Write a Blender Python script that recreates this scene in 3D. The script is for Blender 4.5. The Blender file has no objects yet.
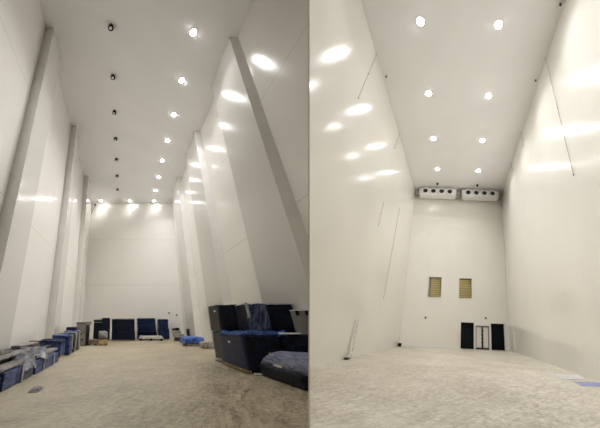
import bpy, bmesh, math, random
from mathutils import Vector, noise
random.seed(7)
C = bpy.context.scene.collection
PI = math.pi

# ------------------------------------------------------------------ camera
F_PX = 240.0
PITCH = math.atan(111 / F_PX)
EYE = Vector((0, 0, 1.5))
cd = bpy.data.cameras.new('camera')
cd.sensor_fit = 'HORIZONTAL'
cd.sensor_width = 36.0
cd.lens = F_PX * 36.0 / 600.0
cd.clip_start = 0.05
cd.clip_end = 300
cam = bpy.data.objects.new('camera', cd)
C.objects.link(cam)
cam.location = EYE
cam.rotation_euler = (PI / 2 + PITCH, 0, 0)
bpy.context.scene.camera = cam


# ------------------------------------------------------------------ the two halls
# Each hall is an oblique prism: a = metres across, b = metres into the hall, h = height.
class Hall:
    def __init__(self, ex, ez, eu):
        self.ex, self.ez, self.eu = Vector(ex), Vector(ez), Vector(eu)

    def p(self, a, b, h):
        return EYE + self.ex * a + self.ez * b + self.eu * (h - 1.5)


LH = Hall((1, 0, 0), (-0.66937, 1, 0), (-0.3153, 0.01122, 1))
RH = Hall((1, 0.01763, -0.03812), (0.58347, 1, -0.02376), (0.29381, -0.01081, 1))
L_A0, L_A1, L_B1, L_H = -4.95, 7.58, 33.08, 18.78      # left hall: side walls, end wall, ceiling
R_A0, R_A1, R_B1, R_H = -5.82, 5.56, 27.96, 18.1       # right hall
B0 = -3.0

# the dividing plane between the halls (a fin wall stands in it)
_up = Vector((0, -math.sin(PITCH), math.cos(PITCH)))
_fw = Vector((0, math.cos(PITCH), math.sin(PITCH)))
DIV_N = (Vector((1, 0, 0)) * 240 - _fw * 9).normalized()     # points to the right hall's side


def clip(bm, side, gap=0.012):
    """keep what lies on one side of the fin wall"""
    n = DIV_N * side
    geom = bm.verts[:] + bm.edges[:] + bm.faces[:]
    r = bmesh.ops.bisect_plane(bm, geom=geom, plane_co=EYE - n * gap, plane_no=n, clear_outer=True, dist=1e-5)
    edges = [g for g in r['geom_cut'] if isinstance(g, bmesh.types.BMEdge)]
    if edges:
        try:
            bmesh.ops.holes_fill(bm, edges=edges, sides=0)
        except Exception:
            pass


# ------------------------------------------------------------------ materials
def mat(name):
    m = bpy.data.materials.new(name)
    m.use_nodes = True
    nt = m.node_tree
    return m, nt, nt.nodes['Principled BSDF']


def nd(nt, t, **kw):
    n = nt.nodes.new(t)
    for k, v in kw.items():
        if k in n.inputs:
            n.inputs[k].default_value = v
        else:
            setattr(n, k, v)
    return n


def ramp(nt, fac, stops):
    r = nt.nodes.new('ShaderNodeValToRGB')
    e = r.color_ramp.elements
    e[0].position, e[0].color = stops[0][0], (*stops[0][1], 1)
    e[1].position, e[1].color = stops[-1][0], (*stops[-1][1], 1)
    for p, c in stops[1:-1]:
        x = e.new(p)
        x.color = (*c, 1)
    nt.links.new(fac, r.inputs[0])
    return r.outputs[0]


def plain(name, col, rough=0.5, metal=0.0, var=0.12, scale=6.0, bump=0.0, bscale=30, coat=0.0):
    m, nt, b = mat(name)
    tc = nd(nt, 'ShaderNodeTexCoord')
    n = nd(nt, 'ShaderNodeTexNoise', Scale=scale, Detail=5.0)
    nt.links.new(tc.outputs['Object'], n.inputs['Vector'])
    lo = tuple(max(0, c * (1 - var)) for c in col)
    hi = tuple(min(1, c * (1 + var)) for c in col)
    nt.links.new(ramp(nt, n.outputs[0], [(0.3, lo), (0.7, hi)]), b.inputs['Base Color'])
    b.inputs['Roughness'].default_value = rough
    b.inputs['Metallic'].default_value = metal
    b.inputs['Coat Weight'].default_value = coat
    if bump:
        n2 = nd(nt, 'ShaderNodeTexNoise', Scale=bscale, Detail=4.0)
        nt.links.new(tc.outputs['Object'], n2.inputs['Vector'])
        bp = nd(nt, 'ShaderNodeBump', Strength=bump, Distance=0.02)
        nt.links.new(n2.outputs[0], bp.inputs['Height'])
        nt.links.new(bp.outputs[0], b.inputs['Normal'])
    return m


def film(name, dark, lite, rough=0.28, sc=5.0, stretch=(1, 1, 1), cut=(0.42, 0.62), distance=0.05, spec=0.3, turn=0.0):
    """stretch film: wrinkled, glossy, colour varying where layers overlap"""
    m, nt, b = mat(name)
    tc = nd(nt, 'ShaderNodeTexCoord')
    mp = nd(nt, 'ShaderNodeMapping')
    mp.inputs['Scale'].default_value = stretch
    rt = nd(nt, 'ShaderNodeMapping')
    rt.inputs['Rotation'].default_value = (0, 0, turn)      # line the creases up with the hall
    nt.links.new(tc.outputs['Object'], rt.inputs['Vector'])
    nt.links.new(rt.outputs[0], mp.inputs['Vector'])
    n = nd(nt, 'ShaderNodeTexNoise', Scale=sc, Detail=6.0, Distortion=1.4)
    nt.links.new(mp.outputs[0], n.inputs['Vector'])
    nt.links.new(ramp(nt, n.outputs[0], [(cut[0], dark), (cut[1], lite)]), b.inputs['Base Color'])
    n2 = nd(nt, 'ShaderNodeTexNoise', Scale=sc * 2.2, Detail=5.0, Distortion=2.2)
    nt.links.new(mp.outputs[0], n2.inputs['Vector'])
    bp = nd(nt, 'ShaderNodeBump', Strength=0.8, Distance=distance)
    nt.links.new(n2.outputs[0], bp.inputs['Height'])
    nt.links.new(bp.outputs[0], b.inputs['Normal'])
    b.inputs['Roughness'].default_value = rough
    b.inputs['Specular IOR Level'].default_value = spec
    return m


def panel_mat(name, col, joint_h, joint_b, rough=0.24, line=0.92, wave=0.25):
    """glossy painted sandwich panel, UV in metres (along the wall, height), joints between the panels"""
    m, nt, b = mat(name)
    uv = nd(nt, 'ShaderNodeUVMap')
    sep = nd(nt, 'ShaderNodeSeparateXYZ')
    nt.links.new(uv.outputs[0], sep.inputs[0])

    def math_(op, a, v=None):
        x = nd(nt, 'ShaderNodeMath', operation=op)
        if hasattr(a, 'is_linked') or not isinstance(a, (int, float)):
            nt.links.new(a, x.inputs[0])
        else:
            x.inputs[0].default_value = a
        if v is not None:
            if isinstance(v, (int, float)):
                x.inputs[1].default_value = v
            else:
                nt.links.new(v, x.inputs[1])
        return x.outputs[0]

    def joint(sock, period, w):
        d = math_('PINGPONG', sock, period / 2)       # 0 at the joints
        return math_('LESS_THAN', d, w / 2)

    jb = joint(sep.outputs[0], joint_b, 0.012)
    off = math_('ADD', sep.outputs[1], 50.0 if joint_h > 50 else 0.0)
    jh = joint(off, joint_h, 0.05)
    j = math_('MAXIMUM', math_('MULTIPLY', jb, 0.12), jh)
    tc = nd(nt, 'ShaderNodeTexCoord')
    n = nd(nt, 'ShaderNodeTexNoise', Scale=0.35, Detail=3.0)
    nt.links.new(tc.outputs['Object'], n.inputs['Vector'])
    base = ramp(nt, n.outputs[0], [(0.3, tuple(c * 0.965 for c in col)), (0.7, col)])
    mx = nd(nt, 'ShaderNodeMix', data_type='RGBA')
    nt.links.new(j, mx.inputs[0])
    nt.links.new(base, mx.inputs[6])
    mx.inputs[7].default_value = (*[c * line * 0.85 for c in col], 1)
    nt.links.new(mx.outputs[2], b.inputs['Base Color'])
    # slight vertical ribbing and unevenness stretch the reflections of the lamps along the wall
    mp = nd(nt, 'ShaderNodeMapping')
    mp.inputs['Scale'].default_value = (3.2, 0.25, 1)
    nt.links.new(uv.outputs[0], mp.inputs['Vector'])
    n2 = nd(nt, 'ShaderNodeTexNoise', Scale=1.0, Detail=1.0)
    nt.links.new(mp.outputs[0], n2.inputs['Vector'])
    bp = nd(nt, 'ShaderNodeBump', Strength=wave, Distance=0.06)
    nt.links.new(n2.outputs[0], bp.inputs['Height'])
    nt.links.new(bp.outputs[0], b.inputs['Normal'])
    b.inputs['Roughness'].default_value = rough
    b.inputs['Specular IOR Level'].default_value = 0.36
    return m


def concrete(name, lo, mid, hi, heading):
    m, nt, b = mat(name)
    tc = nd(nt, 'ShaderNodeTexCoord')
    rot = nd(nt, 'ShaderNodeMapping')
    rot.inputs['Rotation'].default_value = (0, 0, heading)
    nt.links.new(tc.outputs['Object'], rot.inputs['Vector'])
    st = nd(nt, 'ShaderNodeMapping')
    st.inputs['Scale'].default_value = (3.2, 0.55, 1)
    nt.links.new(rot.outputs[0], st.inputs['Vector'])
    n1 = nd(nt, 'ShaderNodeTexNoise', Scale=0.45, Detail=7.0, Roughness=0.65)
    nt.links.new(tc.outputs['Object'], n1.inputs['Vector'])
    n2 = nd(nt, 'ShaderNodeTexNoise', Scale=2.2, Detail=9.0, Roughness=0.75, Distortion=1.2)
    nt.links.new(st.outputs[0], n2.inputs['Vector'])
    n3 = nd(nt, 'ShaderNodeTexNoise', Scale=9.0, Detail=8.0, Roughness=0.8)
    nt.links.new(tc.outputs['Object'], n3.inputs['Vector'])
    mx = nd(nt, 'ShaderNodeMix')
    mx.inputs[0].default_value = 0.68
    nt.links.new(n1.outputs[0], mx.inputs[2])
    nt.links.new(n2.outputs[0], mx.inputs[3])
    mx2 = nd(nt, 'ShaderNodeMix')
    mx2.inputs[0].default_value = 0.4
    nt.links.new(mx.outputs[0], mx2.inputs[2])
    nt.links.new(n3.outputs[0], mx2.inputs[3])
    nt.links.new(ramp(nt, mx2.outputs[0], [(0.41, lo), (0.5, mid), (0.60, hi)]), b.inputs['Base Color'])
    bp = nd(nt, 'ShaderNodeBump', Strength=0.5, Distance=0.03)
    nt.links.new(mx2.outputs[0], bp.inputs['Height'])
    nt.links.new(bp.outputs[0], b.inputs['Normal'])
    nt.links.new(ramp(nt, n2.outputs[0], [(0.35, (0.28, 0.28, 0.28)), (0.65, (0.5, 0.5, 0.5))]), b.inputs['Roughness'])
    b.inputs['Specular IOR Level'].default_value = 0.8
    return m


M = {}
M['wall_l'] = panel_mat('warm_white_panel', (0.80, 0.780, 0.738), 6.36, 1.15, rough=0.17, wave=0.05)
M['wall_r'] = panel_mat('white_panel', (0.81, 0.790, 0.745), 200.0, 1.15, line=0.95, rough=0.17, wave=0.05)
M['ceil_l'] = panel_mat('ceiling_panel', (0.87, 0.87, 0.875), 200.0, 1.15, rough=0.4, line=0.95, wave=0.1)
M['ceil_r'] = panel_mat('bright_ceiling_panel', (0.87, 0.87, 0.875), 200.0, 1.15, rough=0.4, line=0.97, wave=0.1)
M['pillar'] = plain('pillar_cladding', (0.77, 0.755, 0.73), 0.35, var=0.03, scale=1)
M['floor_l'] = concrete('tan_concrete', (0.15, 0.115, 0.07), (0.34, 0.285, 0.185), (0.54, 0.46, 0.315), -0.2)
M['floor_r'] = concrete('pale_concrete', (0.29, 0.25, 0.185), (0.52, 0.48, 0.40), (0.73, 0.69, 0.60), 0.9)
M['trim'] = plain('white_trim', (0.72, 0.71, 0.68), 0.4, var=0.03, scale=2)
M['fin'] = plain('fin_wall_edge', (0.70, 0.67, 0.60), 0.5, var=0.03, scale=1)
TURN = -0.59
M['navy'] = film('navy_stretch_film', (0.002, 0.004, 0.009), (0.014, 0.034, 0.125), spec=0.22)
M['navy2'] = film('midnight_film', (0.0015, 0.003, 0.006), (0.006, 0.012, 0.038), rough=0.35, spec=0.15)
M['slate'] = film('slate_navy_film', (0.012, 0.018, 0.055), (0.018, 0.030, 0.095), rough=0.45, sc=3, distance=0.02, spec=0.15)
M['greyside'] = film('dark_grey_film', (0.018, 0.020, 0.032), (0.045, 0.047, 0.065), rough=0.45, sc=4, distance=0.02, spec=0.2)
M['blue'] = film('blue_tarp', (0.014, 0.045, 0.22), (0.10, 0.22, 0.66), sc=6, rough=0.35)
M['bluewrap'] = film('blue_wrap', (0.003, 0.007, 0.03), (0.07, 0.14, 0.46), sc=3.5, rough=0.3, stretch=(5, 1.3, 5), turn=TURN, cut=(0.40, 0.62))
M['stripe'] = film('grey_blue_film', (0.03, 0.055, 0.17), (0.30, 0.30, 0.38), sc=3.0, stretch=(6, 0.7, 6), turn=TURN, cut=(0.36, 0.62))
M['grey'] = film('grey_film', (0.10, 0.095, 0.085), (0.50, 0.47, 0.42), sc=5, cut=(0.36, 0.6))
M['streaky'] = film('streaky_grey_film', (0.035, 0.035, 0.04), (0.46, 0.43, 0.39), sc=3.0, stretch=(5, 0.8, 5), turn=TURN, cut=(0.36, 0.62))
M['pale'] = film('pale_film', (0.38, 0.37, 0.34), (0.80, 0.79, 0.76), sc=7, cut=(0.35, 0.6))
M['clear'] = film('milky_blue_film', (0.010, 0.022, 0.08), (0.20, 0.25, 0.40), sc=1.8, stretch=(4, 4, 1), cut=(0.40, 0.72), distance=0.08)
M['milk'] = film('milky_film', (0.16, 0.17, 0.21), (0.62, 0.62, 0.64), sc=3, cut=(0.35, 0.66))
M['black'] = plain('black_rubber', (0.008, 0.009, 0.011), 0.45, var=0.3)
M['dark'] = plain('dark_metal', (0.03, 0.03, 0.033), 0.35, var=0.2)
M['darkdoor'] = plain('black_door_leaf', (0.004, 0.006, 0.008), 0.5, var=0.3, scale=2)
for k_ in ('darkdoor', 'black'):
    M[k_].node_tree.nodes['Principled BSDF'].inputs['Specular IOR Level'].default_value = 0.12
M['steel'] = plain('door_steel', (0.50, 0.47, 0.43), 0.4, var=0.1)
M['wood'] = plain('raw_timber', (0.42, 0.31, 0.16), 0.7, var=0.35, scale=8)
M['card'] = plain('cardboard', (0.20, 0.155, 0.10), 0.75, var=0.2)
M['greybox'] = plain('grey_panel', (0.22, 0.215, 0.20), 0.55, var=0.1)
M['cooler'] = plain('cooler_casing', (0.80, 0.80, 0.79), 0.35, var=0.03)
M['coolergrey'] = plain('cooler_end', (0.34, 0.33, 0.31), 0.4, var=0.05)
M['fan'] = plain('fan_black', (0.010, 0.013, 0.022), 0.3, var=0.2)
M['sheetw'] = plain('white_sheet', (0.84, 0.84, 0.84), 0.6, var=0.03)
M['sheetb'] = plain('lavender_sheet', (0.52, 0.56, 0.80), 0.6, var=0.05)
M['label'] = plain('white_sticker', (0.8, 0.8, 0.78), 0.5, var=0.05)
M['chrome'] = plain('grey_line', (0.22, 0.20, 0.18), 0.5, var=0.1)


def lit_interior_mat():
    m, nt, b = mat('yellow_lit_interior')  # the lit yellow interior behind the glass is put into this base colour
    tc = nd(nt, 'ShaderNodeTexCoord')
    w = nd(nt, 'ShaderNodeTexWave', Scale=1.6, Distortion=3.5)
    w.bands_direction = 'Z'
    nt.links.new(tc.outputs['Object'], w.inputs['Vector'])
    nt.links.new(ramp(nt, w.outputs[1], [(0.2, (0.42, 0.32, 0.12)), (0.8, (0.74, 0.62, 0.32))]), b.inputs['Base Color'])
    b.inputs['Roughness'].default_value = 0.5
    return m


M['lit_interior_panel'] = lit_interior_mat()
g, gnt, gb = mat('window_glass')
gb.inputs['Base Color'].default_value = (0.95, 0.97, 0.96, 1)
gb.inputs['Transmission Weight'].default_value = 1
gb.inputs['Roughness'].default_value = 0.02
gb.inputs['IOR'].default_value = 1.1
M['glass'] = g


def emit(name, col, s):
    m, nt, b = mat(name)
    b.inputs['Base Color'].default_value = (1, 1, 1, 1)
    b.inputs['Emission Color'].default_value = (*col, 1)
    b.inputs['Emission Strength'].default_value = s
    return m


M['lens_l'] = emit('lit_lens', (1.0, 0.99, 0.98), 190)
M['lens_r'] = emit('lit_bright_lens', (1.0, 0.995, 0.985), 110)
M['lens_w'] = emit('lit_wall_lens', (1.0, 0.99, 0.97), 120)


# ------------------------------------------------------------------ mesh helpers (hall coordinates)
def nb():
    return bmesh.new()


def add_box(bm, a, b, h, cuts=0):
    """box a=(a0,a1) b=(b0,b1) h=(h0,h1)"""
    r = bmesh.ops.create_cube(bm, size=1)
    vs = r['verts']
    for v in vs:
        v.co = Vector((a[0] + (v.co.x + .5) * (a[1] - a[0]), b[0] + (v.co.y + .5) * (b[1] - b[0]), h[0] + (v.co.z + .5) * (h[1] - h[0])))
    if cuts:
        es = list({e for v in vs for e in v.link_edges})
        bmesh.ops.subdivide_edges(bm, edges=es, cuts=cuts, use_grid_fill=True)
    return bm


def soft_box(a, b, h, bev=0.05, cuts=5, amp=0.03, freq=2.0, seed=0, sag=0.0):
    """a wrapped load: rounded edges, creased and a little bulged"""
    bm = nb()
    add_box(bm, a, b, h)
    bmesh.ops.bevel(bm, geom=bm.edges[:], offset=bev, segments=2, profile=0.6, affect='EDGES')
    bmesh.ops.subdivide_edges(bm, edges=[e for e in bm.edges if e.calc_length() > 0.25], cuts=cuts, use_grid_fill=True)
    bmesh.ops.triangulate(bm, faces=[f for f in bm.faces if len(f.verts) > 4])
    for v in bm.verts:
        d = noise.noise_vector(v.co * freq + Vector((seed * 7.3, seed * 3.1, seed)))
        lift = min(1, (v.co.z - h[0]) / 0.1)
        v.co += Vector((d.x * amp, d.y * amp, d.z * amp * lift * 0.7))
        if sag:
            ca = (v.co.x - (a[0] + a[1]) / 2) / (a[1] - a[0])
            cb = (v.co.y - (b[0] + b[1]) / 2) / (b[1] - b[0])
            v.co.z -= sag * lift * (4 * (ca * ca + cb * cb) - 1) * 0.5 * (v.co.z - h[0]) / (h[1] - h[0])
        v.co.z = max(v.co.z, h[0])
    return bm


def drape(a, b, h, hang=0.12, n=14, seed=0, wav=0.05):
    """a sheet over a flat top with a ragged hanging rim, with thickness"""
    bm = nb()
    rows = []
    for i in range(n + 1):
        row = []
        for j in range(n + 1):
            u, w = i / n, j / n
            x = a[0] + (a[1] - a[0]) * u
            y = b[0] + (b[1] - b[0]) * w
            z = h + 0.02 + wav * abs(noise.noise(Vector((x * 2.3 + seed, y * 2.3, 1))))
            ed = min(u, 1 - u, w, 1 - w)
            if ed < 0.5 / n:
                z = h - hang * (0.6 + 0.9 * abs(noise.noise(Vector((x * 3 + seed, y * 3, 5)))))
                x += (0.03 if u > .5 else -0.03) if min(u, 1 - u) < 0.5 / n else 0
                y += (0.03 if w > .5 else -0.03) if min(w, 1 - w) < 0.5 / n else 0
            row.append(bm.verts.new((x, y, z)))
        rows.append(row)
    for i in range(n):
        for j in range(n):
            bm.faces.new((rows[i][j], rows[i + 1][j], rows[i + 1][j + 1], rows[i][j + 1]))
    bmesh.ops.solidify(bm, geom=bm.faces[:], thickness=0.012)
    return bm


def add_disc(bm, c, r0, r1, h, seg=24, axis='h', r_top=None):
    """closed ring/cylinder about axis h or b: from h[0] to h[1]; r0 = inner radius (0 for solid)"""
    def P(r, t, z):
        x, y = r * math.cos(t), r * math.sin(t)
        return (c[0] + x, c[1] + y, z) if axis == 'h' else (c[0] + x, z, c[1] + y)
    rt = r1 if r_top is None else r_top
    prof = [(r0, h[0]), (r1, h[0]), (rt, h[1]), (r0, h[1])]
    if r0 <= 0:
        rings = []
        for r, z in prof[1:3]:
            rings.append([bm.verts.new(P(r, 2 * PI * k / seg, z)) for k in range(seg)])
        for k in range(seg):
            bm.faces.new((rings[0][k], rings[0][(k + 1) % seg], rings[1][(k + 1) % seg], rings[1][k]))
        bm.faces.new(rings[0][::-1])
        bm.faces.new(rings[1])
    else:
        rings = [[bm.verts.new(P(r, 2 * PI * k / seg, z)) for k in range(seg)] for r, z in prof]
        for i in range(4):
            A, B = rings[i], rings[(i + 1) % 4]
            for k in range(seg):
                bm.faces.new((A[k], A[(k + 1) % seg], B[(k + 1) % seg], B[k]))
    return bm


def add_rod(bm, p, q, r, seg=8):
    p, q = Vector(p), Vector(q)
    d = (q - p).normalized()
    s = d.orthogonal().normalized()
    t = d.cross(s)
    rr = [[bm.verts.new(o + (s * math.cos(2 * PI * k / seg) + t * math.sin(2 * PI * k / seg)) * r) for k in range(seg)] for o in (p, q)]
    for k in range(seg):
        bm.faces.new((rr[0][k], rr[0][(k + 1) % seg], rr[1][(k + 1) % seg], rr[1][k]))
    bm.faces.new(rr[0][::-1])
    bm.faces.new(rr[1])
    return bm


def uv_metres(bm, mode):
    uvl = bm.loops.layers.uv.new('metres')
    for f in bm.faces:
        for l in f.loops:
            c = l.vert.co
            l[uvl].uv = {'b': (c.y, c.z), 'a': (c.x, c.z), 'top': (c.y, c.x)}[mode]


def obj(name, bm, m, H, parent=None, org=None, side=0, smooth=False):
    """link a mesh given in hall coordinates; the object's origin is the hall point org (or its parent's)"""
    bmesh.ops.recalc_face_normals(bm, faces=bm.faces[:])
    for v in bm.verts:
        v.co = H.p(*v.co)
    if side:
        clip(bm, side)
    if parent is not None:
        o0 = Vector(parent['_o'])
    else:
        if org is not None:
            o0 = H.p(*org)
        else:
            n = max(1, len(bm.verts))
            o0 = sum((v.co for v in bm.verts), Vector()) / n
            o0.z = min(v.co.z for v in bm.verts) if bm.verts else 0
    for v in bm.verts:
        v.co -= o0
    me = bpy.data.meshes.new(name)
    bm.to_mesh(me)
    bm.free()
    me.materials.append(m)
    if smooth:
        for p in me.polygons:
            p.use_smooth = True
    o = bpy.data.objects.new(name, me)
    C.objects.link(o)
    o['_o'] = list(o0)
    if parent is None:
        o.location = o0
    else:
        o.parent = parent
    return o


def thing(name, label, cat, H, org, group=None):
    o = bpy.data.objects.new(name, None)
    C.objects.link(o)
    o.empty_display_size = 0.2
    o0 = H.p(*org)
    o.location = o0
    o['_o'] = list(o0)
    return tag(o, label, cat, group)


def tag(o, label, cat, group=None):
    o['label'] = label
    o['category'] = cat
    if group:
        o['group'] = group
    return o


def struct(name, bm, m, H, side=0, parent=None):
    o = obj(name, bm, m, H, parent=parent, side=side)
    if parent is None:
        o['kind'] = 'structure'
    return o


def dup(root, H, da, label, group=None):
    """copy a thing with its parts and sub-parts, moved by da = (a, b, h) in the hall"""
    d = H.ex * da[0] + H.ez * da[1] + H.eu * da[2]
    r = root.copy()
    C.objects.link(r)
    r.location = root.location + d
    r['label'] = label
    if group:
        r['group'] = group
    for ch in list(root.children):
        c = ch.copy()
        C.objects.link(c)
        c.parent = r
        for s in ch.children:
            g_ = s.copy()
            C.objects.link(g_)
            g_.parent = c
    return r


# ------------------------------------------------------------------ shells
T = 0.25


def uvbox(a, b, h, mode):
    bm = add_box(nb(), a, b, h)
    uv_metres(bm, mode)
    return bm


LEFT, RIGHT = 1, -1      # which side of the fin wall is kept
struct('floor', uvbox((L_A0 - T, 22), (B0, L_B1 + T), (-T, 0), 'top'), M['floor_l'], LH, LEFT)
struct('ceiling', uvbox((L_A0 - T, 22), (B0, L_B1 + T), (L_H, L_H + T), 'top'), M['ceil_l'], LH, LEFT)
struct('wall_left', uvbox((L_A0 - T, L_A0), (B0, L_B1), (0, L_H), 'b'), M['wall_l'], LH, LEFT)
struct('wall_back', uvbox((L_A0 - T, L_A1 + T), (L_B1, L_B1 + T), (0, L_H), 'a'), M['wall_l'], LH, LEFT)
struct('wall_center_left', uvbox((L_A1, L_A1 + T), (B0, L_B1), (0, L_H), 'b'), M['wall_l'], LH, LEFT)

struct('floor', uvbox((-22, R_A1 + T), (B0, R_B1 + T), (-T, 0), 'top'), M['floor_r'], RH, RIGHT)
struct('ceiling', uvbox((-22, R_A1 + T), (B0, R_B1 + T), (R_H, R_H + T), 'top'), M['ceil_r'], RH, RIGHT)
struct('wall_right', uvbox((R_A1, R_A1 + T), (B0, R_B1), (0, R_H), 'b'), M['wall_r'], RH, RIGHT)
struct('wall_center_right', uvbox((R_A0 - T, R_A0), (B0, R_B1), (0, R_H), 'b'), M['wall_r'], RH, RIGHT)

# end wall of the right hall with two window openings and three door openings
WIN = [(-3.28, -1.72), (0.17, 1.70)]
WIN_H = (4.80, 7.08)
DOOR = [(0.50, 1.86, 2.45), (2.06, 3.44, 2.20), (3.66, 5.04, 2.45)]


def wall_with_holes(a, b, h, holes):
    bm = nb()
    xs = sorted({a[0], a[1], *[v for q in holes for v in q[0]]})
    zs = sorted({h[0], h[1], *[v for q in holes for v in q[1]]})
    for i in range(len(xs) - 1):
        for k in range(len(zs) - 1):
            cx, cz = (xs[i] + xs[i + 1]) / 2, (zs[k] + zs[k + 1]) / 2
            if any(q[0][0] < cx < q[0][1] and q[1][0] < cz < q[1][1] for q in holes):
                continue
            add_box(bm, (xs[i], xs[i + 1]), b, (zs[k], zs[k + 1]))
    bmesh.ops.remove_doubles(bm, verts=bm.verts[:], dist=1e-4)
    seen = {}
    for f in bm.faces:
        seen.setdefault(tuple(sorted(v.index for v in f.verts)), []).append(f)
    bm.verts.index_update()
    seen = {}
    for f in bm.faces:
        seen.setdefault(tuple(sorted(v.index for v in f.verts)), []).append(f)
    dead = [f for fs in seen.values() if len(fs) > 1 for f in fs]
    bmesh.ops.delete(bm, geom=dead, context='FACES')
    uv_metres(bm, 'a')
    return bm


holes = [(w, WIN_H) for w in WIN] + [((d[0], d[1]), (0, d[2])) for d in DOOR]
struct('wall_back', wall_with_holes((R_A0 - T, R_A1 + T), (R_B1, R_B1 + T), (0, R_H), holes), M['wall_r'], RH, RIGHT)

# fin wall between the two halls
bm = nb()
pts = [(4.6, -0.1), (1.7, 18.9), (12.5, 18.9), (12.5, -0.1)]
fin = []
for s in (-1, 1):
    row = []
    for (y, z) in pts:
        fwd = y * math.cos(PITCH) + (z - 1.5) * math.sin(PITCH)
        row.append(Vector((9 / 240 * fwd + s * 0.011, y, z)))
    fin.append(row)
vs = [[bm.verts.new(p) for p in row] for row in fin]
bm.faces.new(vs[0][::-1])
bm.faces.new(vs[1])
for i in range(4):
    bm.faces.new((vs[0][i], vs[0][(i + 1) % 4], vs[1][(i + 1) % 4], vs[1][i]))
bmesh.ops.recalc_face_normals(bm, faces=bm.faces[:])
me = bpy.data.meshes.new('wall_center')
bm.to_mesh(me)
me.materials.append(M['fin'])
o = bpy.data.objects.new('wall_center', me)
C.objects.link(o)
o['kind'] = 'structure'
# lobby wall behind the viewer, and the bulkhead where the two ceilings meet
bm = nb()
W0 = Hall((1, 0, 0), (0, 1, 0), (0, 0, 1))
add_box(bm, (-12, 14), (B0 - 0.3, B0), (-0.5, 21))
uv_metres(bm, 'a')
M['lobby'] = plain('fill_cutting_dark', (0.10, 0.095, 0.085), 0.7)  # unseen wall, coloured dark to cut the fill light near the viewer
struct('wall_front', bm, M['lobby'], W0)

# ------------------------------------------------------------------ pillars of the left hall
for k, (b0, b1) in enumerate([(8.77, 10.67), (17.11, 18.6), (25.6, 27.1)]):
    bm = add_box(nb(), (L_A0 - 0.01, -4.43), (b0, b1), (0, L_H))
    struct('pillar', bm, M['wall_l'], LH)
    bm = add_box(nb(), (L_A0 - 0.01, -4.43), (b0 - 0.012, b0), (0, L_H))
    struct('trim_%d' % (k + 1), bm, M['pillar'], LH)
for k, (b0, b1) in enumerate([(9.3, 12.75), (17.77, 21.3), (25.85, 29.3)]):
    bm = add_box(nb(), (6.97, L_A1 + 0.01), (b0, b1), (0, L_H))
    struct('pillar', bm, M['wall_l'], LH, LEFT)
    bm = add_box(nb(), (6.97, L_A1 + 0.01), (b0 - 0.012, b0), (0, L_H))
    struct('trim_%d' % (k + 4), bm, M['pillar'], LH, LEFT)

# ------------------------------------------------------------------ lamps
def make_lamp(H, a, b, h, r, lens, label, group, lit=True, watts=0, spread=120):
    t = thing('ceiling_lamp', label, 'ceiling lamp', H, (a, b, h), group)
    bm = nb()
    if lit:
        add_disc(bm, (a, b), r * 1.01, r * 1.14, (h - 0.05, h - 0.002), r_top=r * 1.25)
        obj('housing', bm, M['trim'], H, t)
        bm = nb()
        add_disc(bm, (a, b), 0, r, (h - 0.062, h - 0.03), r_top=r)
        obj('lens', bm, lens, H, t)
        ld = bpy.data.lights.new('beam', 'AREA')
        ld.shape = 'DISK'
        ld.size = r * 1.9
        ld.energy = watts
        ld.spread = math.radians(spread)
        ld.color = (1.0, 0.99, 0.975)
        lo = bpy.data.objects.new('beam', ld)
        C.objects.link(lo)
        lo.parent = t
        lo.location = (0, 0, -0.075)
    else:
        add_disc(bm, (a, b), 0, r, (h - 0.22, h - 0.002), r_top=r * 0.8)
        obj('housing', bm, M['black'], H, t)
        bm = nb()
        add_disc(bm, (a - 0.02, b), 0, r * 0.5, (h - 0.26, h - 0.221), r_top=r * 0.5)
        o = obj('lens', bm, M['trim'], H, t)
        o['label'] = 'unlit pale lens'
    return t


ORD = ['first', 'second', 'third', 'fourth', 'fifth', 'sixth', 'seventh', 'eighth']
l0 = make_lamp(LH, 4.53, 9.0, L_H, 0.175, M['lens_l'], 'lit round ceiling lamp of the pillared hall, first of the row from the front', 'lit lamps in the bright row of the pillared hall', watts=225)
for k in range(1, 7):
    dup(l0, LH, (0, 3.355 * k, 0), 'lit round ceiling lamp of the pillared hall, %s of the row from the front' % ORD[k])
d0 = make_lamp(LH, -0.8, 8.65, L_H, 0.19, None, 'black unlit ceiling lamp of the pillared hall, first from the front', 'unlit black lamps in the dark row', lit=False)
for k in range(1, 7):
    dup(d0, LH, (0, 3.365 * k, 0), 'black unlit ceiling lamp of the pillared hall, %s from the front' % ORD[k])
w0 = make_lamp(LH, -3.4, 32.3, L_H, 0.17, M['lens_w'], 'leftmost of three small lit lamps washing the crate hall\'s end wall', 'small lamps washing the end wall', watts=14, spread=90)
dup(w0, LH, (4.4, 0, 0), 'middle one of three small lit lamps washing the crate hall\'s end wall')
dup(w0, LH, (8.1, 0, 0), 'rightmost of three small lit lamps washing the crate hall\'s end wall')

r0 = make_lamp(RH, -2.58, 8.41, R_H, 0.21, M['lens_r'], 'x', 'lit lamps in the empty hall', watts=120)
for row, aa in (('cable-ladder side', 0.0), ('smooth wall side', 4.66)):
    for k in range(0, 4):
        lab = 'lit round lamp of the empty hall, %s from the front in the %s row' % (ORD[k], 'left' if aa == 0 else 'right')
        if k == 0 and aa == 0:
            r0['label'] = lab
        else:
            dup(r0, RH, (aa, 4.82 * k, 0), lab)
# the row goes on overhead, above the viewer
for aa in (0.0, 4.66):
    dup(r0, RH, (aa, -4.82, 0), 'lit round ceiling lamp overhead at the mouth of the empty hall, %s row' % ('left' if aa == 0 else 'right'))

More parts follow.
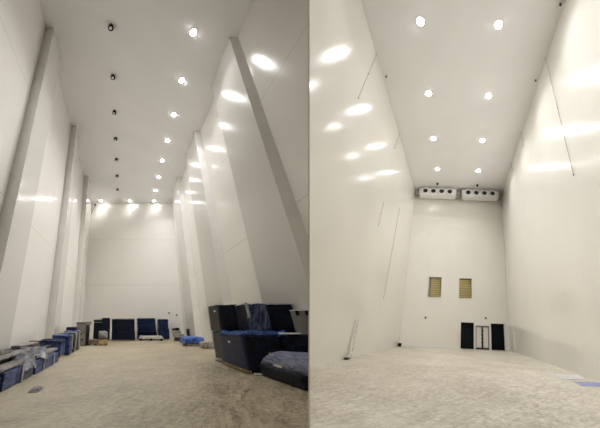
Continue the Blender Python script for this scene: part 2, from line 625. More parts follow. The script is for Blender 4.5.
# ------------------------------------------------------------------ coolers of the right hall
def make_cooler(a0, a1, fans, label):
    t = thing('unit_cooler', label, 'air cooler', RH, ((a0 + a1) / 2, 26.6, 16.5), 'air coolers under the ceiling of the empty hall')
    bm = nb()
    add_box(bm, (a0, a1), (26.62, 27.75), (16.98, 17.82))
    for v in bm.verts:
        if v.co.z < 17.1 and v.co.y > 27:
            v.co.z += 0.1
    bmesh.ops.bevel(bm, geom=bm.edges[:], offset=0.03, segments=2, affect='EDGES')
    obj('casing', bm, M['cooler'], RH, t)
    bm = nb()
    add_box(bm, (a0 + 0.1, a1 - 0.1), (26.55, 27.8), (16.86, 16.97))
    for v in bm.verts:
        if v.co.z < 16.9:
            v.co.y += 0.06 if v.co.y < 27 else -0.2
    obj('drip_tray', bm, M['cooler'], RH, t)
    for s, x in ((-1, a0), (1, a1)):
        bm = add_box(nb(), (x - 0.32 if s < 0 else x + 0.01, x - 0.01 if s < 0 else x + 0.32), (26.9, 27.6), (17.1, 17.75))
        obj('end_cover', bm, M['coolergrey'], RH, t)
        for y in (26.9, 27.5):
            bm = add_box(nb(), (x - s * 0.4 - 0.02, x - s * 0.4 + 0.02), (y - 0.02, y + 0.02), (17.8, R_H - 0.002))
            obj('hanger', bm, M['coolergrey'], RH, t)
    for x in fans:
        c = (x, 17.36)
        bm = add_disc(nb(), c, 0.31, 0.45, (26.42, 26.62), axis='b', r_top=0.47)
        ring = obj('fan_shroud', bm, M['cooler'], RH, t)
        bm = add_disc(nb(), c, 0, 0.309, (26.56, 26.615), axis='b')
        obj('fan_recess', bm, M['fan'], RH, ring)
        bm = nb()
        add_disc(bm, c, 0, 0.08, (26.46, 26.55), axis='b', seg=12)
        for k in range(5):
            th = 2 * PI * k / 5
            u = Vector((math.cos(th), 0, math.sin(th)))
            w = Vector((-math.sin(th), 0, math.cos(th)))
            cc = Vector((x, 26.52, 17.36))
            q = [cc + u * 0.07 - w * 0.03, cc + u * 0.28 - w * 0.10, cc + u * 0.28 + w * 0.06 + Vector((0, 0.03, 0)), cc + u * 0.07 + w * 0.03]
            f = [bm.verts.new(p) for p in q]
            f2 = [bm.verts.new(p + Vector((0, 0.008, 0))) for p in q]
            bm.faces.new(f)
            bm.faces.new(f2[::-1])
            for i in range(4):
                bm.faces.new((f[i], f2[i], f2[(i + 1) % 4], f[(i + 1) % 4]))
        obj('fan_blades', bm, M['dark'], RH, ring)
    return t


make_cooler(-5.08, -0.45, [-4.28, -3.28, -2.24, -1.22], 'white four-fan air cooler hung above the blank part of the end wall')
make_cooler(0.32, 4.98, [1.12, 2.13, 3.15, 4.17], 'white four-fan air cooler hung above the black doors')
for a, lab in ((-2.78, 'small black sensor on the ceiling in front of the left air cooler'), (2.2, 'small black sensor on the ceiling in front of the right air cooler')):
    bm = add_disc(nb(), (a, 25.8), 0, 0.14, (R_H - 0.2, R_H - 0.002), seg=16, r_top=0.09)
    tag(obj('ceiling_sensor', bm, M['black'], RH), lab, 'sensor', 'ceiling sensors')

# ------------------------------------------------------------------ windows and doors of the right hall
for k, w in enumerate(WIN):
    a0, a1 = w
    b = R_B1
    f = nb()
    fw = 0.07
    for A, Hh in (((a0, a0 + fw), WIN_H), ((a1 - fw, a1), WIN_H), ((a0 + fw, a1 - fw), (WIN_H[0], WIN_H[0] + fw)), ((a0 + fw, a1 - fw), (WIN_H[1] - fw, WIN_H[1]))):
        add_box(f, A, (b - 0.04, b + 0.2), Hh)
    win = struct('window_%d' % (k + 1), f, M['trim'], RH)
    bm = add_box(nb(), (a0 + fw, a1 - fw), (b + 0.05, b + 0.06), (WIN_H[0] + fw, WIN_H[1] - fw))
    obj('pane', bm, M['glass'], RH, win)
    bm = add_box(nb(), (a0 + fw + (0.24 if k == 0 else 0.0), a1 - fw), (b + 0.16, b + 0.19), (WIN_H[0] + fw, WIN_H[1] - fw - 0.1))
    obj('lit_interior_panel', bm, M['lit_interior_panel'], RH, win)
    bm = add_box(nb(), (a0 - 0.1, a1 + 0.1), (b + 0.26, b + 0.3), (WIN_H[0] - 0.1, WIN_H[1] + 0.1))
    obj('back_panel', bm, M['steel'] if k == 0 else M['dark'], RH, win)
for k, (a0, a1, hh) in enumerate(DOOR):
    b = R_B1
    f = nb()
    cw = 0.13 if k != 1 else 0.06
    add_box(f, (a0 - cw, a0), (b - 0.09, b - 0.003), (0.003, hh + cw))
    add_box(f, (a1, a1 + cw), (b - 0.09, b - 0.003), (0.003, hh + cw))
    add_box(f, (a0, a1), (b - 0.09, b - 0.003), (hh, hh + cw))
    door = struct('door_%d' % (k + 1), f, M['trim'], RH)
    if k != 1:
        bm = add_box(nb(), (a0 + 0.01, a1 - 0.01), (b + 0.1, b + 0.17), (0.01, hh - 0.01))
        obj('door_leaf', bm, M['darkdoor'], RH, door)
        bm = add_box(nb(), (a0, a1), (b - 0.06, b + 0.09), (0.003, 0.05))
        obj('threshold', bm, M['black'], RH, door)
    else:
        bm = nb()
        add_box(bm, (a0, a0 + 0.05), (b - 0.02, b + 0.12), (0.003, hh))
        add_box(bm, (a1 - 0.05, a1), (b - 0.02, b + 0.12), (0.003, hh))
        add_box(bm, (a0 + 0.05, a1 - 0.05), (b - 0.02, b + 0.12), (hh - 0.1, hh))
        obj('jamb', bm, M['greybox'], RH, door)
        mid = (a0 + a1) / 2
        for q0, q1 in ((a0 + 0.06, mid - 0.07), (mid + 0.07, a1 - 0.06)):
            bm = add_box(nb(), (q0, q1), (b + 0.05, b + 0.1), (0.12, hh - 0.11))
            lf = obj('door_leaf', bm, M['steel'], RH, door)
            lf['label'] = 'grey steel leaf'
            bm = add_box(nb(), (q0 + 0.04, q1 - 0.04), (b + 0.03, b + 0.049), (0.2, hh - 0.2))
            obj('leaf_panel', bm, M['trim'], RH, lf)
        bm = add_box(nb(), (mid - 0.069, mid + 0.069), (b + 0.02, b + 0.12), (0.05, hh - 0.11))
        obj('center_post', bm, M['black'], RH, door)
        bm = nb()
        for z in (0.6, 0.95, 1.3, 1.7):
            add_box(bm, (mid - 0.13, mid + 0.13), (b - 0.02, b + 0.018), (z, z + 0.05))
        obj('latch', bm, M['black'], RH, door)
        bm = add_box(nb(), (a0, a1), (b - 0.07, b + 0.1), (0.003, 0.1))
        obj('threshold', bm, M['black'], RH, door)
# slightly greyer patch, built as a thin slab, at the wall foot beside the last door
struct('trim_8', add_box(nb(), (R_A1 - 0.03, R_A1 - 0.002), (25.6, 27.8), (0.02, 2.35)), M['pillar'], RH)
struct('baseboard_back', add_box(nb(), (R_A0 + 0.01, 0.3), (R_B1 - 0.04, R_B1 - 0.002), (0.003, 0.1)), M['pillar'], RH)

# little fixings on the end walls
for H, a, b, h, lab in ((RH, -3.28, R_B1, 2.75, 'small dark wall socket below the left window of the empty hall'),
                        (RH, 3.15, R_B1, 2.95, 'small dark wall socket above the grey double door'),
                        (LH, 5.87, L_B1, 2.89, 'small dark wall socket on the end wall above the rightmost far crate stack'),
                        (LH, 6.8, L_B1, 2.65, 'small dark wall socket on the end wall next to the back pillar')):
    bm = add_box(nb(), (a - 0.09, a + 0.09), (b - 0.07, b - 0.002), (h - 0.09, h + 0.09))
    bmesh.ops.bevel(bm, geom=bm.edges[:], offset=0.02, segments=2, affect='EDGES')
    tag(obj('wall_socket', bm, M['dark'], H), lab, 'socket')

# bracket in the upper far corner of the left hall
t = thing('wall_bracket', 'thin dark bracket high in the far left corner of the crate hall', 'bracket', LH, (-4.9, 32.5, 17))
bm = add_rod(nb(), (-4.85, 32.9, 16.9), (-4.3, 32.6, 18.1), 0.035)
obj('arm', bm, M['dark'], LH, t)
bm = add_box(nb(), (-4.4, -4.15), (32.45, 32.7), (18.05, 18.3))
obj('head', bm, M['dark'], LH, t)

# hairline hanging lines down the walls of the right hall
for (p, q, lab) in (
        ((-5.78, 10.38, 18.0), (-5.78, 9.7, 13.05), 'dark cable high on the left wall of the empty hall, with the longer drop'),
        ((-5.78, 17.6, 18.0), (-5.78, 16.96, 15.8), 'short dark cable high on the left wall of the empty hall'),
        ((-5.78, 16.52, 10.15), (-5.78, 16.25, 8.2), 'short dark cable halfway up the left wall of the empty hall'),
        ((-5.78, 21.21, 12.14), (-5.78, 20.13, 3.7), 'long dark cable down the left wall towards the end wall'),
        ((5.52, 10.23, 18.0), (5.52, 9.78, 8.57), 'long dark cable down the right wall of the empty hall'),
        ((5.52, 16.76, 18.0), (5.52, 16.76, 16.43), 'short dark cable high on the right wall of the empty hall'),
        ((5.52, 21.25, 18.05), (5.52, 21.17, 17.0), 'shortest dark cable on the right wall, nearest the air coolers')):
    t = thing('hanging_cable', lab, 'cable', RH, q, 'hanging cables in the empty hall')
    bm = nb()
    add_rod(bm, p, q, 0.012, 6)
    obj('cable', bm, M['chrome'], RH, t)
    for f in (0.0, 0.5, 1.0):
        c = Vector(p).lerp(Vector(q), f)
        bm = add_box(nb(), (c.x - 0.02, c.x + 0.02), (c.y - 0.025, c.y + 0.025), (c.z - 0.025, c.z + 0.025))
        obj('clip', bm, M['dark'], RH, t)
for a, b, lab in ((-5.55, 11.98, 'small dark bolt on the ceiling edge above the left wall'), (5.35, 7.3, 'small dark bolt on the ceiling edge above the right wall, at the front'),
                  (5.32, 11.8, 'small dark bolt on the ceiling edge above the right wall, second one')):
    bm = add_disc(nb(), (a, b), 0, 0.06, (R_H - 0.12, R_H - 0.002), seg=10)
    tag(obj('ceiling_bolt', bm, M['dark'], RH), lab, 'bolt')

# white ladder leaning on the left wall of the right hall, with its dark foot
t = thing('ladder', 'slim white ladder standing flat against the left wall of the empty hall', 'ladder', RH, (-5.7, 15, 0))
for k, db in enumerate((0.0, 0.42)):
    bm = add_rod(nb(), (-5.62, 14.75 + db, 0.04), (-5.76, 15.2 + db, 1.95), 0.045)
    obj('rail', bm, M['trim'], RH, t)
for k in range(6):
    f = 0.12 + k * 0.15
    p = Vector((-5.62, 14.75, 0.04)).lerp(Vector((-5.76, 15.2, 1.95)), f)
    bm = add_rod(nb(), p, p + Vector((0, 0.42, 0)), 0.04)
    obj('rung', bm, M['trim'], RH, t)
bm = soft_box((-5.74, -5.5), (14.4, 14.65), (0.002, 0.1), bev=0.03, cuts=1, amp=0.01)
tag(obj('tool_bag', bm, M['dark'], RH), 'small dark bundle on the floor at the foot of the white ladder', 'bag')
bm = soft_box((-5.75, -5.45), (27.2, 27.6), (0.002, 0.3), bev=0.04, cuts=1, amp=0.02)
tag(obj('tool_bag', bm, M['black'], RH), 'small black bundle on the floor in the corner under the left air cooler', 'bag')

# two thin sheets on the floor by the right wall
def sheet(pts, m, name, lab):
    bm = nb()
    n = 6
    rows = []
    for i in range(n + 1):
        row = []
        for j in range(n + 1):
            u, w = i / n, j / n
            p = (Vector(pts[0]) * (1 - u) + Vector(pts[1]) * u) * (1 - w) + (Vector(pts[3]) * (1 - u) + Vector(pts[2]) * u) * w
            row.append(bm.verts.new((p.x, p.y, 0.012 + 0.006 * noise.noise(Vector((p.x * 2, p.y * 2, 0))))))
        rows.append(row)
    for i in range(n):
        for j in range(n):
            bm.faces.new((rows[i][j], rows[i + 1][j], rows[i + 1][j + 1], rows[i][j + 1]))
    bmesh.ops.solidify(bm, geom=bm.faces[:], thickness=0.006)
    return tag(obj(name, bm, m, RH), lab, 'sheet')


sheet([(4.15, 11.0), (5.2, 11.3), (5.42, 12.5), (4.25, 12.35)], M['sheetw'], 'floor_sheet', 'white sheet lying flat on the floor by the right wall')
sheet([(4.33, 9.8), (5.3, 9.95), (5.42, 10.75), (4.38, 10.6)], M['sheetb'], 'floor_sheet', 'pale lavender sheet lying flat on the floor by the right wall')


# ------------------------------------------------------------------ wrapped goods in the left hall
def pallet(a, b, h, parent, H=LH, side=0):
    bm = nb()
    n = max(3, int((a[1] - a[0]) / 0.3))
    for k in range(n):
        x = a[0] + (a[1] - a[0]) * k / n
        add_box(bm, (x + 0.02, x + (a[1] - a[0]) / n - 0.02), (b[0], b[1]), (h - 0.03, h))
    for x in (0.02, 0.45, 0.88):
        xx = a[0] + (a[1] - a[0]) * x
        add_box(bm, (xx, xx + 0.12), (b[0] + 0.02, b[1] - 0.02), (0.003, h - 0.03))
    return obj('pallet', bm, M['wood'], H, parent, side=side)


def label_plate(parent, A, B, Hh, m='label'):
    o = obj('sticker', add_box(nb(), A, B, Hh), M[m], LH, parent)
    return o


def crate(name, lab, a, b, h, body='navy2', cover=None, seed=1, group=None, amp=0.03, cat='crate', side=0, hang=0.12, feet=True, sticker=None, bev=0.05, skew=0.0):
    t = thing(name, lab, cat, LH, ((a[0] + a[1]) / 2, b[0], h[0]), group)
    lift = 0.09 if feet and h[0] < 0.01 else 0.003
    bm = soft_box(a, b, (h[0] + lift, h[1]), bev=bev, amp=amp, seed=seed)
    for v in bm.verts:
        v.co.x += skew * (v.co.y - (b[0] + b[1]) / 2)
    obj('wrapped_body', bm, M[body], LH, t, side=side, smooth=True)
    if lift > 0.05:
        bm = nb()
        for f in (0.03, 0.45, 0.87):
            add_box(bm, (a[0] + (a[1] - a[0]) * f, a[0] + (a[1] - a[0]) * f + 0.1), (b[0] + 0.05, b[1] - 0.05), (0.003, lift))
        obj('skid', bm, M['wood'], LH, t, side=side)
    if cover:
        obj('top_sheet', drape((a[0] - 0.02, a[1] + 0.02), (b[0] - 0.02, b[1] + 0.02), h[1], hang=hang, seed=seed), M[cover], LH, t, side=side, smooth=True)
    if sticker:
        bm = add_box(nb(), *sticker)
        obj('sticker', bm, M['label'], LH, t)
    return t


G = 'dark wrapped crates along the end wall'
# far row, by the end wall
crate('wrapped_crate', 'dark wrapped crate by the end wall, the one behind the small timber pallet', (-2.25, -1.43), (28.0, 29.4), (0, 2.2), seed=2, group=G, bev=0.02)
crate('wrapped_crate', 'lower black wrapped crate between the grey boxes and the pallet', (-3.1, -2.3), (28.0, 29.2), (0, 1.75), seed=3, group=G, bev=0.02)
crate('wrapped_crate', 'flat black bundle lying on the lower black crate of the far corner', (-3.15, -2.28), (28.0, 29.2), (1.78, 2.02), cover='grey', seed=13, group=G, amp=0.04, hang=0.06)
crate('wrapped_crate', 'wide dark crate by the end wall, bottom of the stack of two', (-1.2, 1.28), (28.3, 29.9), (0, 0.85), seed=4, group=G, bev=0.02)
crate('wrapped_crate', 'wide dark crate with a pale sheet on top, upper of the stack of two', (-1.2, 1.25), (28.3, 29.9), (0.85, 2.1), cover='grey', seed=5, group=G, hang=0.08, bev=0.02)
crate('wrapped_crate', 'navy crate behind the white boards, bottom of three tiers', (1.65, 3.85), (30.6, 32.2), (0, 0.82), seed=6, body='navy2', group=G, bev=0.02)
crate('wrapped_crate', 'navy crate behind the white boards, middle of three tiers', (1.7, 3.8), (30.6, 32.2), (0.82, 1.55), seed=7, body='navy', group=G, bev=0.02)
crate('wrapped_crate', 'navy crate behind the white boards, topmost of three tiers under a torn sheet', (1.68, 3.78), (30.6, 32.2), (1.55, 2.2), seed=8, body='navy', cover='navy', group=G, bev=0.02)
crate('wrapped_crate', 'narrow navy crate at the end of the far row, bottom one', (4.15, 5.35), (30.9, 32.3), (0, 1.1), seed=9, body='navy', group=G, bev=0.02)
crate('wrapped_crate', 'narrow navy crate at the end of the far row, on top', (4.2, 5.3), (30.9, 32.3), (1.1, 2.1), seed=10, body='navy', cover='navy', group=G, bev=0.02)
t = thing('board_stack', 'low stack of white boards on black bearers before the navy crates', 'boards', LH, (3, 29, 0))
for k in range(2):
    obj('board', soft_box((1.75 + 0.1 * k, 4.3 - 0.12 * k), (28.6, 29.9), (0.18 + 0.13 * k, 0.3 + 0.13 * k), bev=0.02, amp=0.015, seed=20 + k), M['pale'], LH, t, smooth=True)
bm = nb()
for x in (1.8, 2.9, 4.0):
    add_box(bm, (x, x + 0.2), (28.65, 29.8), (0.003, 0.17))
obj('bearer', bm, M['black'], LH, t)

# timber pallet with a grey lump on it
t = thing('timber_pallet', 'low timber pallet with pale fresh wood at one end, before the dark crates', 'pallet', LH, (-2, 22.6, 0))
bm = nb()
for k in range(7):
    add_box(bm, (-2.85, -1.25), (22.1 + k * 0.17, 22.23 + k * 0.17), (0.36, 0.4))
obj('deck', bm, M['card'], LH, t)
bm = nb()
for k in range(4):
    x = -2.85 + k * 0.47
    add_box(bm, (x, x + 0.16), (22.1, 23.25), (0.003, 0.35))
obj('bearer', bm, M['card'], LH, t)
bm = add_box(nb(), (-2.84, -1.95), (22.03, 22.09), (0.1, 0.38))
obj('side_board', bm, M['card'], LH, t)
bm = add_box(nb(), (-1.93, -1.24), (22.03, 22.09), (0.08, 0.42))
o = obj('side_board', bm, M['wood'], LH, t)
o['label'] = 'pale fresh wood end board'
bm = soft_box((-2.05, -1.3), (22.2, 22.9), (0.405, 1.05), bev=0.18, amp=0.1, freq=3, seed=33)
tag(obj('wrapped_bundle', bm, M['greybox'], LH, smooth=True), 'small grey lumpy bundle sitting on the timber pallet', 'bundle')

# grey boxes in the far left corner
t = thing('panel_box', 'grey panel box on top, leaning at the far left corner of the crate hall', 'box', LH, (-3.3, 21.6, 0.9))
obj('box_body', soft_box((-3.85, -3.0), (21.9, 22.6), (0.92, 1.62), bev=0.03, amp=0.02, seed=41), M['greybox'], LH, t)
obj('lid', soft_box((-3.88, -2.97), (21.86, 22.64), (1.625, 1.7), bev=0.02, amp=0.02, seed=42, cuts=2), M['black'], LH, t)
t = thing('panel_box', 'grey box on the floor under the leaning grey panel box', 'box', LH, (-3.3, 21.6, 0))
obj('box_body', soft_box((-3.85, -3.02), (21.9, 22.7), (0.003, 0.9), bev=0.03, amp=0.03, seed=43), M['grey'], LH, t)
t = thing('wrapped_board', 'tall narrow black board standing on edge beside the grey boxes', 'board', LH, (-2.85, 21.6, 0))
obj('wrapped_body', soft_box((-2.96, -2.88), (21.6, 23.0), (0.003, 1.75), bev=0.03, amp=0.03, seed=44), M['black'], LH, t)
obj('edge_strip', soft_box((-3.0, -2.6), (21.5, 21.58), (1.5, 1.76), bev=0.02, amp=0.02, seed=45, cuts=2), M['greybox'], LH, t)
crate('wrapped_crate', 'black crate against the left wall behind the upright boards', (-4.6, -3.9), (21.5, 23.0), (0, 1.35), seed=46, body='navy2')

# upright boards along the left wall
ups = [(15.05, 15.6, 'bluewrap', 0.98, 'blue wrapped board standing on edge, first of the upright row'),
       (15.75, 16.15, 'grey', 1.0, 'grey wrapped board standing on edge behind the blue one'),
       (16.35, 16.75, 'navy2', 1.05, 'black wrapped board standing on edge in the middle of the row'),
       (16.95, 17.35, 'grey', 1.08, 'grey wrapped board standing on edge between two dark boards'),
       (17.55, 17.95, 'navy', 1.12, 'navy wrapped board standing on edge in the upright row'),
       (18.15, 18.75, 'grey', 1.15, 'grey wrapped board standing on edge, last before the grey boxes')]
for k, (b0, b1, mm, hh, lab) in enumerate(ups):
    crate('upright_board', lab, (-3.95 + 0.02 * k, -2.95), (b0, b1), (0, hh), body=mm, seed=50 + k, cat='board', group='wrapped boards standing on edge', amp=0.05, feet=False,
          cover='blue' if k in (0, 4) else None, hang=0.05)
crate('wrapped_crate', 'square navy blue wrapped crate in front of the upright boards by the left wall', (-4.2, -3.1), (13.7, 14.8), (0, 0.8), body='bluewrap', seed=60, cover='navy', amp=0.04)
t = thing('cardboard_box', 'brown cardboard box against the left wall beyond the long grey bundles', 'box', LH, (-4.5, 15.2, 0))
obj('box_body', soft_box((-4.9, -4.3), (14.2, 15.1), (0.003, 0.72), bev=0.02, amp=0.015, seed=61), M['card'], LH, t)
obj('flap', soft_box((-4.9, -4.32), (14.2, 14.62), (0.725, 0.75), bev=0.008, amp=0.01, seed=62, cuts=1), M['card'], LH, t)

# long flat bundles on the floor along the left wall
longs = [((-3.75, -2.95), (7.2, 9.35), (0, 0.4), 'bluewrap', 'long blue wrapped bundle on the floor, front lower one by the left wall'),
         ((-3.7, -2.92), (9.5, 12.6), (0, 0.38), 'bluewrap', 'long blue wrapped bundle on the floor, lower one further in'),
         ((-3.8, -3.0), (5.0, 7.05), (0, 0.36), 'navy', 'dark wrapped bundle on the floor, cut off by the picture edge'),
         ((-3.45, -3.02), (6.2, 9.6), (0.42, 0.5), 'streaky', 'long thin grey board laid over the outer edge of the front blue bundle'),
         ((-3.5, -3.05), (9.75, 13.1), (0.42, 0.52), 'streaky', 'long thin grey board laid over the outer edge of the further blue bundle'),
         ((-3.8, -3.5), (6.3, 10.9), (0.46, 0.58), 'navy2', 'long thin black board drawn as the shaded gap between two grey ones on the bundles'),  # this and the other thin black boards paint the shade in the gaps
         ((-3.85, -3.4), (7.6, 11.4), (0.6, 0.68), 'streaky', 'long thin grey board on top of the black one'),
         ((-3.75, -3.45), (11.5, 13.3), (0.42, 0.62), 'navy2', 'short black board drawn as a shaded gap on the bundles nearest the upright boards'),
         ((-4.75, -3.95), (5.6, 8.6), (0, 0.5), 'greyside', 'dark grey long bundle by the left wall at the front'),
         ((-4.38, -3.85), (8.9, 13.4), (0, 0.55), 'grey', 'grey long bundle along the foot of the first pillar'),
         ((-4.35, -3.9), (9.3, 12.2), (0.57, 0.68), 'navy2', 'black board drawn as a shaded gap on the grey bundle by the first pillar'),
         ((-4.3, -3.95), (10.4, 12.9), (0.7, 0.78), 'streaky', 'pale thin board on the black one by the first pillar'),
         ((-4.6, -4.0), (7.3, 8.5), (0.52, 0.66), 'pale', 'small pale crumpled packet on the dark grey long bundle')]
for k, (a, b, h, mm, lab) in enumerate(longs):
    o = crate('long_bundle', lab, a, b, h, body=mm, seed=70 + k, cat='bundle', group='long flat bundles by the left wall', amp=0.055 if h[0] < 0.01 else 0.03, feet=False, bev=0.03, skew=0.0 if h[0] < 0.01 else random.uniform(-0.035, 0.03))
    # bands round the bundle
    L = b[1] - b[0]
    if h[0] < 0.01:
        for f in ([0.25, 0.7] if L > 2.5 else [0.5]):
            y = b[0] + L * f
            bm = nb()
            e = 0.035
            add_box(bm, (a[0] - e, a[1] + e), (y, y + 0.09), (h[1], h[1] + e))
            add_box(bm, (a[1] + 0.005, a[1] + e), (y, y + 0.09), (0.01, h[1]))
            obj('strap', bm, M['pale'] if mm != 'grey' else M['black'], LH, o)

for k, (a, b, z, mm, lab) in enumerate([
        ((-3.85, -2.86), (8.55, 9.25), 0.62, 'milk', 'crumpled milky plastic strip thrown over the front blue bundle'),
        ((-3.8, -2.84), (10.2, 10.55), 0.70, 'milk', 'narrow milky plastic strip hanging over the further blue bundle'),
        ((-4.35, -3.6), (7.7, 9.0), 0.72, 'grey', 'crumpled grey plastic sheet on top of the long boards')]):
    bm = drape(a, b, z, hang=0.42 if k < 2 else 0.08, n=9, seed=130 + k, wav=0.22)
    for v in bm.verts:
        v.co.y += 0.25 * (v.co.x - a[1]) * (1 if k else -1)
    tag(obj('plastic_strip', bm, M[mm], LH, smooth=True), lab, 'plastic')

# ---- small heap by the right side of the far wall
heap = [((5.5, 6.6), (27.9, 28.9), (0, 0.32), 'greyside', 'flat grey slab at the bottom of the small heap by the back pillar'),
        ((5.35, 6.4), (28.0, 28.9), (0.33, 0.62), 'grey', 'pale grey slab in the middle of the small heap by the back pillar'),
        ((5.3, 6.1), (28.1, 28.8), (0.64, 0.95), 'grey', 'crumpled grey packet high in the small heap by the back pillar'),
        ((5.3, 6.0), (28.2, 28.8), (0.97, 1.2), 'navy2', 'black packet on top of the small heap by the back pillar')]
for k, (a, b, h, mm, lab) in enumerate(heap):
    crate('wrapped_slab', lab, a, b, h, body=mm, seed=80 + k, cat='slab', group='small heap by the back pillar', amp=0.07, feet=False)
crate('wrapped_board', 'narrow black board standing on edge right of the small grey heap', (6.65, 6.85), (27.6, 28.2), (0, 1.15), body='navy2', seed=85, cat='board', feet=False)
t = thing('tarp_bundle', 'low bundle under a crumpled bright blue tarp on the floor by the wall', 'bundle', LH, (5.6, 21.5, 0))
obj('tarp', soft_box((4.75, 6.4), (21.2, 22.6), (0.12, 0.62), bev=0.15, amp=0.12, freq=2.2, seed=90, sag=0.12), M['blue'], LH, t, smooth=True)
obj('boards', soft_box((4.95, 6.3), (21.15, 22.5), (0.003, 0.13), bev=0.02, amp=0.03, seed=91), M['card'], LH, t)
bm = soft_box((5.6, 6.5), (19.2, 20.0), (0.003, 0.42), bev=0.12, amp=0.12, freq=3, seed=92)
tag(obj('wrapped_bundle', bm, M['grey'], LH, smooth=True), 'small grey crumpled bundle between the blue tarp and the tall crates', 'bundle')

# ---- the big stack at the right
t = crate('wrapped_crate', 'tall dark crate at the back of the big stack, lower one', (4.42, 6.3), (12.05, 13.3), (0, 1.24), body='greyside', seed=100, group='big crates of the near stack', amp=0.02)
obj('foot_film', drape((4.34, 4.7), (12.0, 13.2), 0.1, hang=0.05, n=5, seed=3), M['pale'], LH, t, smooth=True)
t = crate('wrapped_crate', 'dark grey-sided crate at the back of the big stack, upper one', (4.4, 5.6), (11.75, 13.1), (1.25, 2.35), body='navy2', seed=101, group='big crates of the near stack', amp=0.04)
obj('side_board', soft_box((4.33, 4.39), (11.8, 13.1), (1.25, 2.35), bev=0.01, amp=0.01, seed=102), M['greyside'], LH, t)
label_plate(t, (4.315, 4.328), (12.1, 12.3), (2.05, 2.13))
t = crate('wrapped_crate', 'big slate-blue crate at the front of the stack, with a white sticker', (4.25, 5.55), (9.65, 12.0), (0, 1.2), body='slate', seed=103, group='big crates of the near stack', amp=0.015)
obj('blue_cover', drape((4.17, 6.0), (9.6, 11.7), 1.22, hang=0.1, n=16, seed=11, wav=0.16), M['blue'], LH, t, smooth=True)
obj('front_film', soft_box((4.34, 5.52), (9.58, 9.645), (0.1, 1.18), bev=0.01, amp=0.008, seed=104), M['navy2'], LH, t, smooth=True)
label_plate(t, (4.215, 4.235), (10.75, 10.9), (0.86, 0.93))
t = crate('wrapped_crate', 'dark crate wrapped in milky plastic, on top of the big stack', (4.95, 6.85), (10.35, 11.35), (1.22, 2.28), body='navy2', seed=105, group='big crates of the near stack', amp=0.05, cover='milk', hang=0.04)
obj('plastic_wrap', soft_box((4.9, 5.75), (10.25, 10.33), (1.3, 2.27), bev=0.02, amp=0.04, freq=3, seed=106), M['clear'], LH, t, smooth=True)
o = obj('plastic_tail', soft_box((4.86, 4.98), (10.2, 10.26), (1.75, 2.3), bev=0.02, amp=0.05, freq=4, seed=126), M['milk'], LH, t, smooth=True)
o['label'] = 'whitish plastic tail'
crate('wrapped_crate', 'dark crate hidden under the plastic-wrapped one in the big stack', (5.62, 6.85), (10.4, 11.4), (0, 1.19), body='navy2', seed=107, group='big crates of the near stack')
t = crate('wrapped_crate', 'low dark crate with a white edge on top, behind the striped roll', (5.6, 6.88), (9.6, 10.25), (0, 1.18), body='navy2', seed=108, group='big crates of the near stack', side=LEFT)
obj('white_edge', soft_box((5.62, 6.35), (9.56, 9.7), (1.2, 1.25), bev=0.01, amp=0.015, seed=109, cuts=2), M['sheetw'], LH, t)
t = thing('grey_panel_box', 'grey panel with black corner protectors standing on the low dark crate', 'box', LH, (6.5, 9.6, 1.2))
obj('panel', soft_box((6.42, 6.9), (9.7, 9.95), (1.25, 1.98), bev=0.02, amp=0.012, seed=110), M['greybox'], LH, t, side=LEFT)
obj('top_rail', add_box(nb(), (6.42, 6.9), (9.68, 9.96), (1.985, 2.02)), M['sheetw'], LH, t, side=LEFT)
for x in (6.44, 6.8):
    obj('corner_protector', soft_box((x, x + 0.1), (9.62, 9.69), (1.82, 1.99), bev=0.02, amp=0.003, cuts=1), M['black'], LH, t)

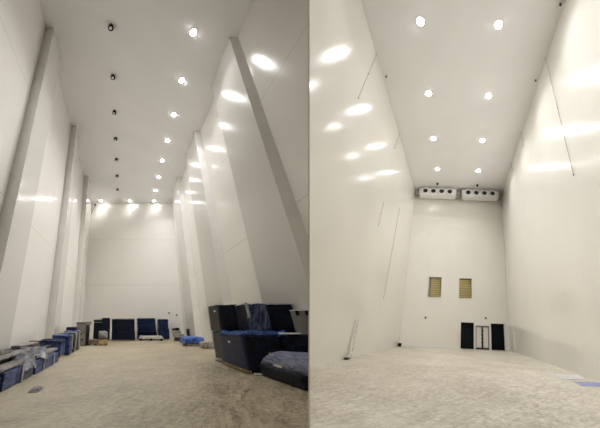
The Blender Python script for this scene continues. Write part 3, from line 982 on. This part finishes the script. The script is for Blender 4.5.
# long roll bundle in front
def roll(a, b, h, seed):
    bm = nb()
    segs, rows = 20, 26
    ac, ra, rh = (a[0] + a[1]) / 2, (a[1] - a[0]) / 2, h[1] - h[0]
    grid = []
    for j in range(rows + 1):
        w = j / rows
        y = b[0] + (b[1] - b[0]) * w
        k = 1.0
        e = (b[1] - y) / 0.7
        if e < 1:
            k = math.sqrt(max(0.02, 1 - (1 - e) ** 2))
        row = []
        for i in range(segs + 1):
            th = PI * i / segs
            x = ac - ra * math.copysign(abs(math.cos(th)) ** 0.55, math.cos(th))
            z = h[0] + rh * (0.12 + 0.88 * k) * abs(math.sin(th)) ** 0.75
            d = noise.noise_vector(Vector((x * 3, y * 2, z * 3 + seed)))
            row.append(bm.verts.new((x + d.x * 0.03, y, max(h[0], z + d.z * 0.03))))
        grid.append(row)
    for j in range(rows):
        for i in range(segs):
            bm.faces.new((grid[j][i], grid[j][i + 1], grid[j + 1][i + 1], grid[j + 1][i]))
    bm.faces.new(grid[0])
    bm.faces.new(grid[-1][::-1])
    for j in range(rows):
        bm.faces.new((grid[j][0], grid[j + 1][0], grid[j + 1][-1], grid[j][-1]))
    return bm


t = thing('rolled_bundle', 'long low bundle under striped grey-blue film before the big crates', 'bundle', LH, (5.2, 8, 0))
obj('wrapped_base', soft_box((4.55, 6.0), (6.4, 9.45), (0.003, 0.34), bev=0.06, amp=0.03, seed=120), M['navy2'], LH, t, side=LEFT, smooth=True)
rl = obj('film_roll', roll((4.6, 6.05), (6.4, 9.4), (0.33, 0.74), 5), M['stripe'], LH, t, side=LEFT, smooth=True)
bm = nb()
add_rod(bm, (4.62, 9.05, 0.4), (4.9, 9.2, 0.66), 0.02)
o = obj('end_band', bm, M['wood'], LH, t)
label_plate(t, (4.6, 4.63), (8.2, 8.6), (0.36, 0.42))
bm = soft_box((4.35, 4.55), (9.3, 9.5), (0.003, 0.05), bev=0.02, amp=0.01, cuts=1)
tag(obj('paper_scrap', bm, M['pale'], LH), 'small white scrap on the floor at the foot of the slate-blue crate', 'paper')
bm = drape((-2.3, -2.1), (7.2, 7.6), 0.03, hang=0.02, n=5, seed=9, wav=0.06)
tag(obj('paper_scrap', bm, M['milk'], LH), 'small crumpled grey plastic scrap on the bare floor near the long bundles', 'scrap')

# ------------------------------------------------------------------ world and view
w = bpy.data.worlds.new('world')
bpy.context.scene.world = w
w.use_nodes = True
w.node_tree.nodes['Background'].inputs[0].default_value = (0.5, 0.5, 0.5, 1)
w.node_tree.nodes['Background'].inputs[1].default_value = 0.05
for o in bpy.data.objects:
    if '_o' in o:
        del o['_o']
sc = bpy.context.scene
sc.view_settings.view_transform = 'Standard'
sc.view_settings.look = 'None'
sc.view_settings.gamma = 1
sc.view_settings.exposure = 0.0
sc.view_settings.use_curve_mapping = False
sc.cycles.max_bounces = 14
sc.cycles.diffuse_bounces = 10
sc.cycles.glossy_bounces = 4
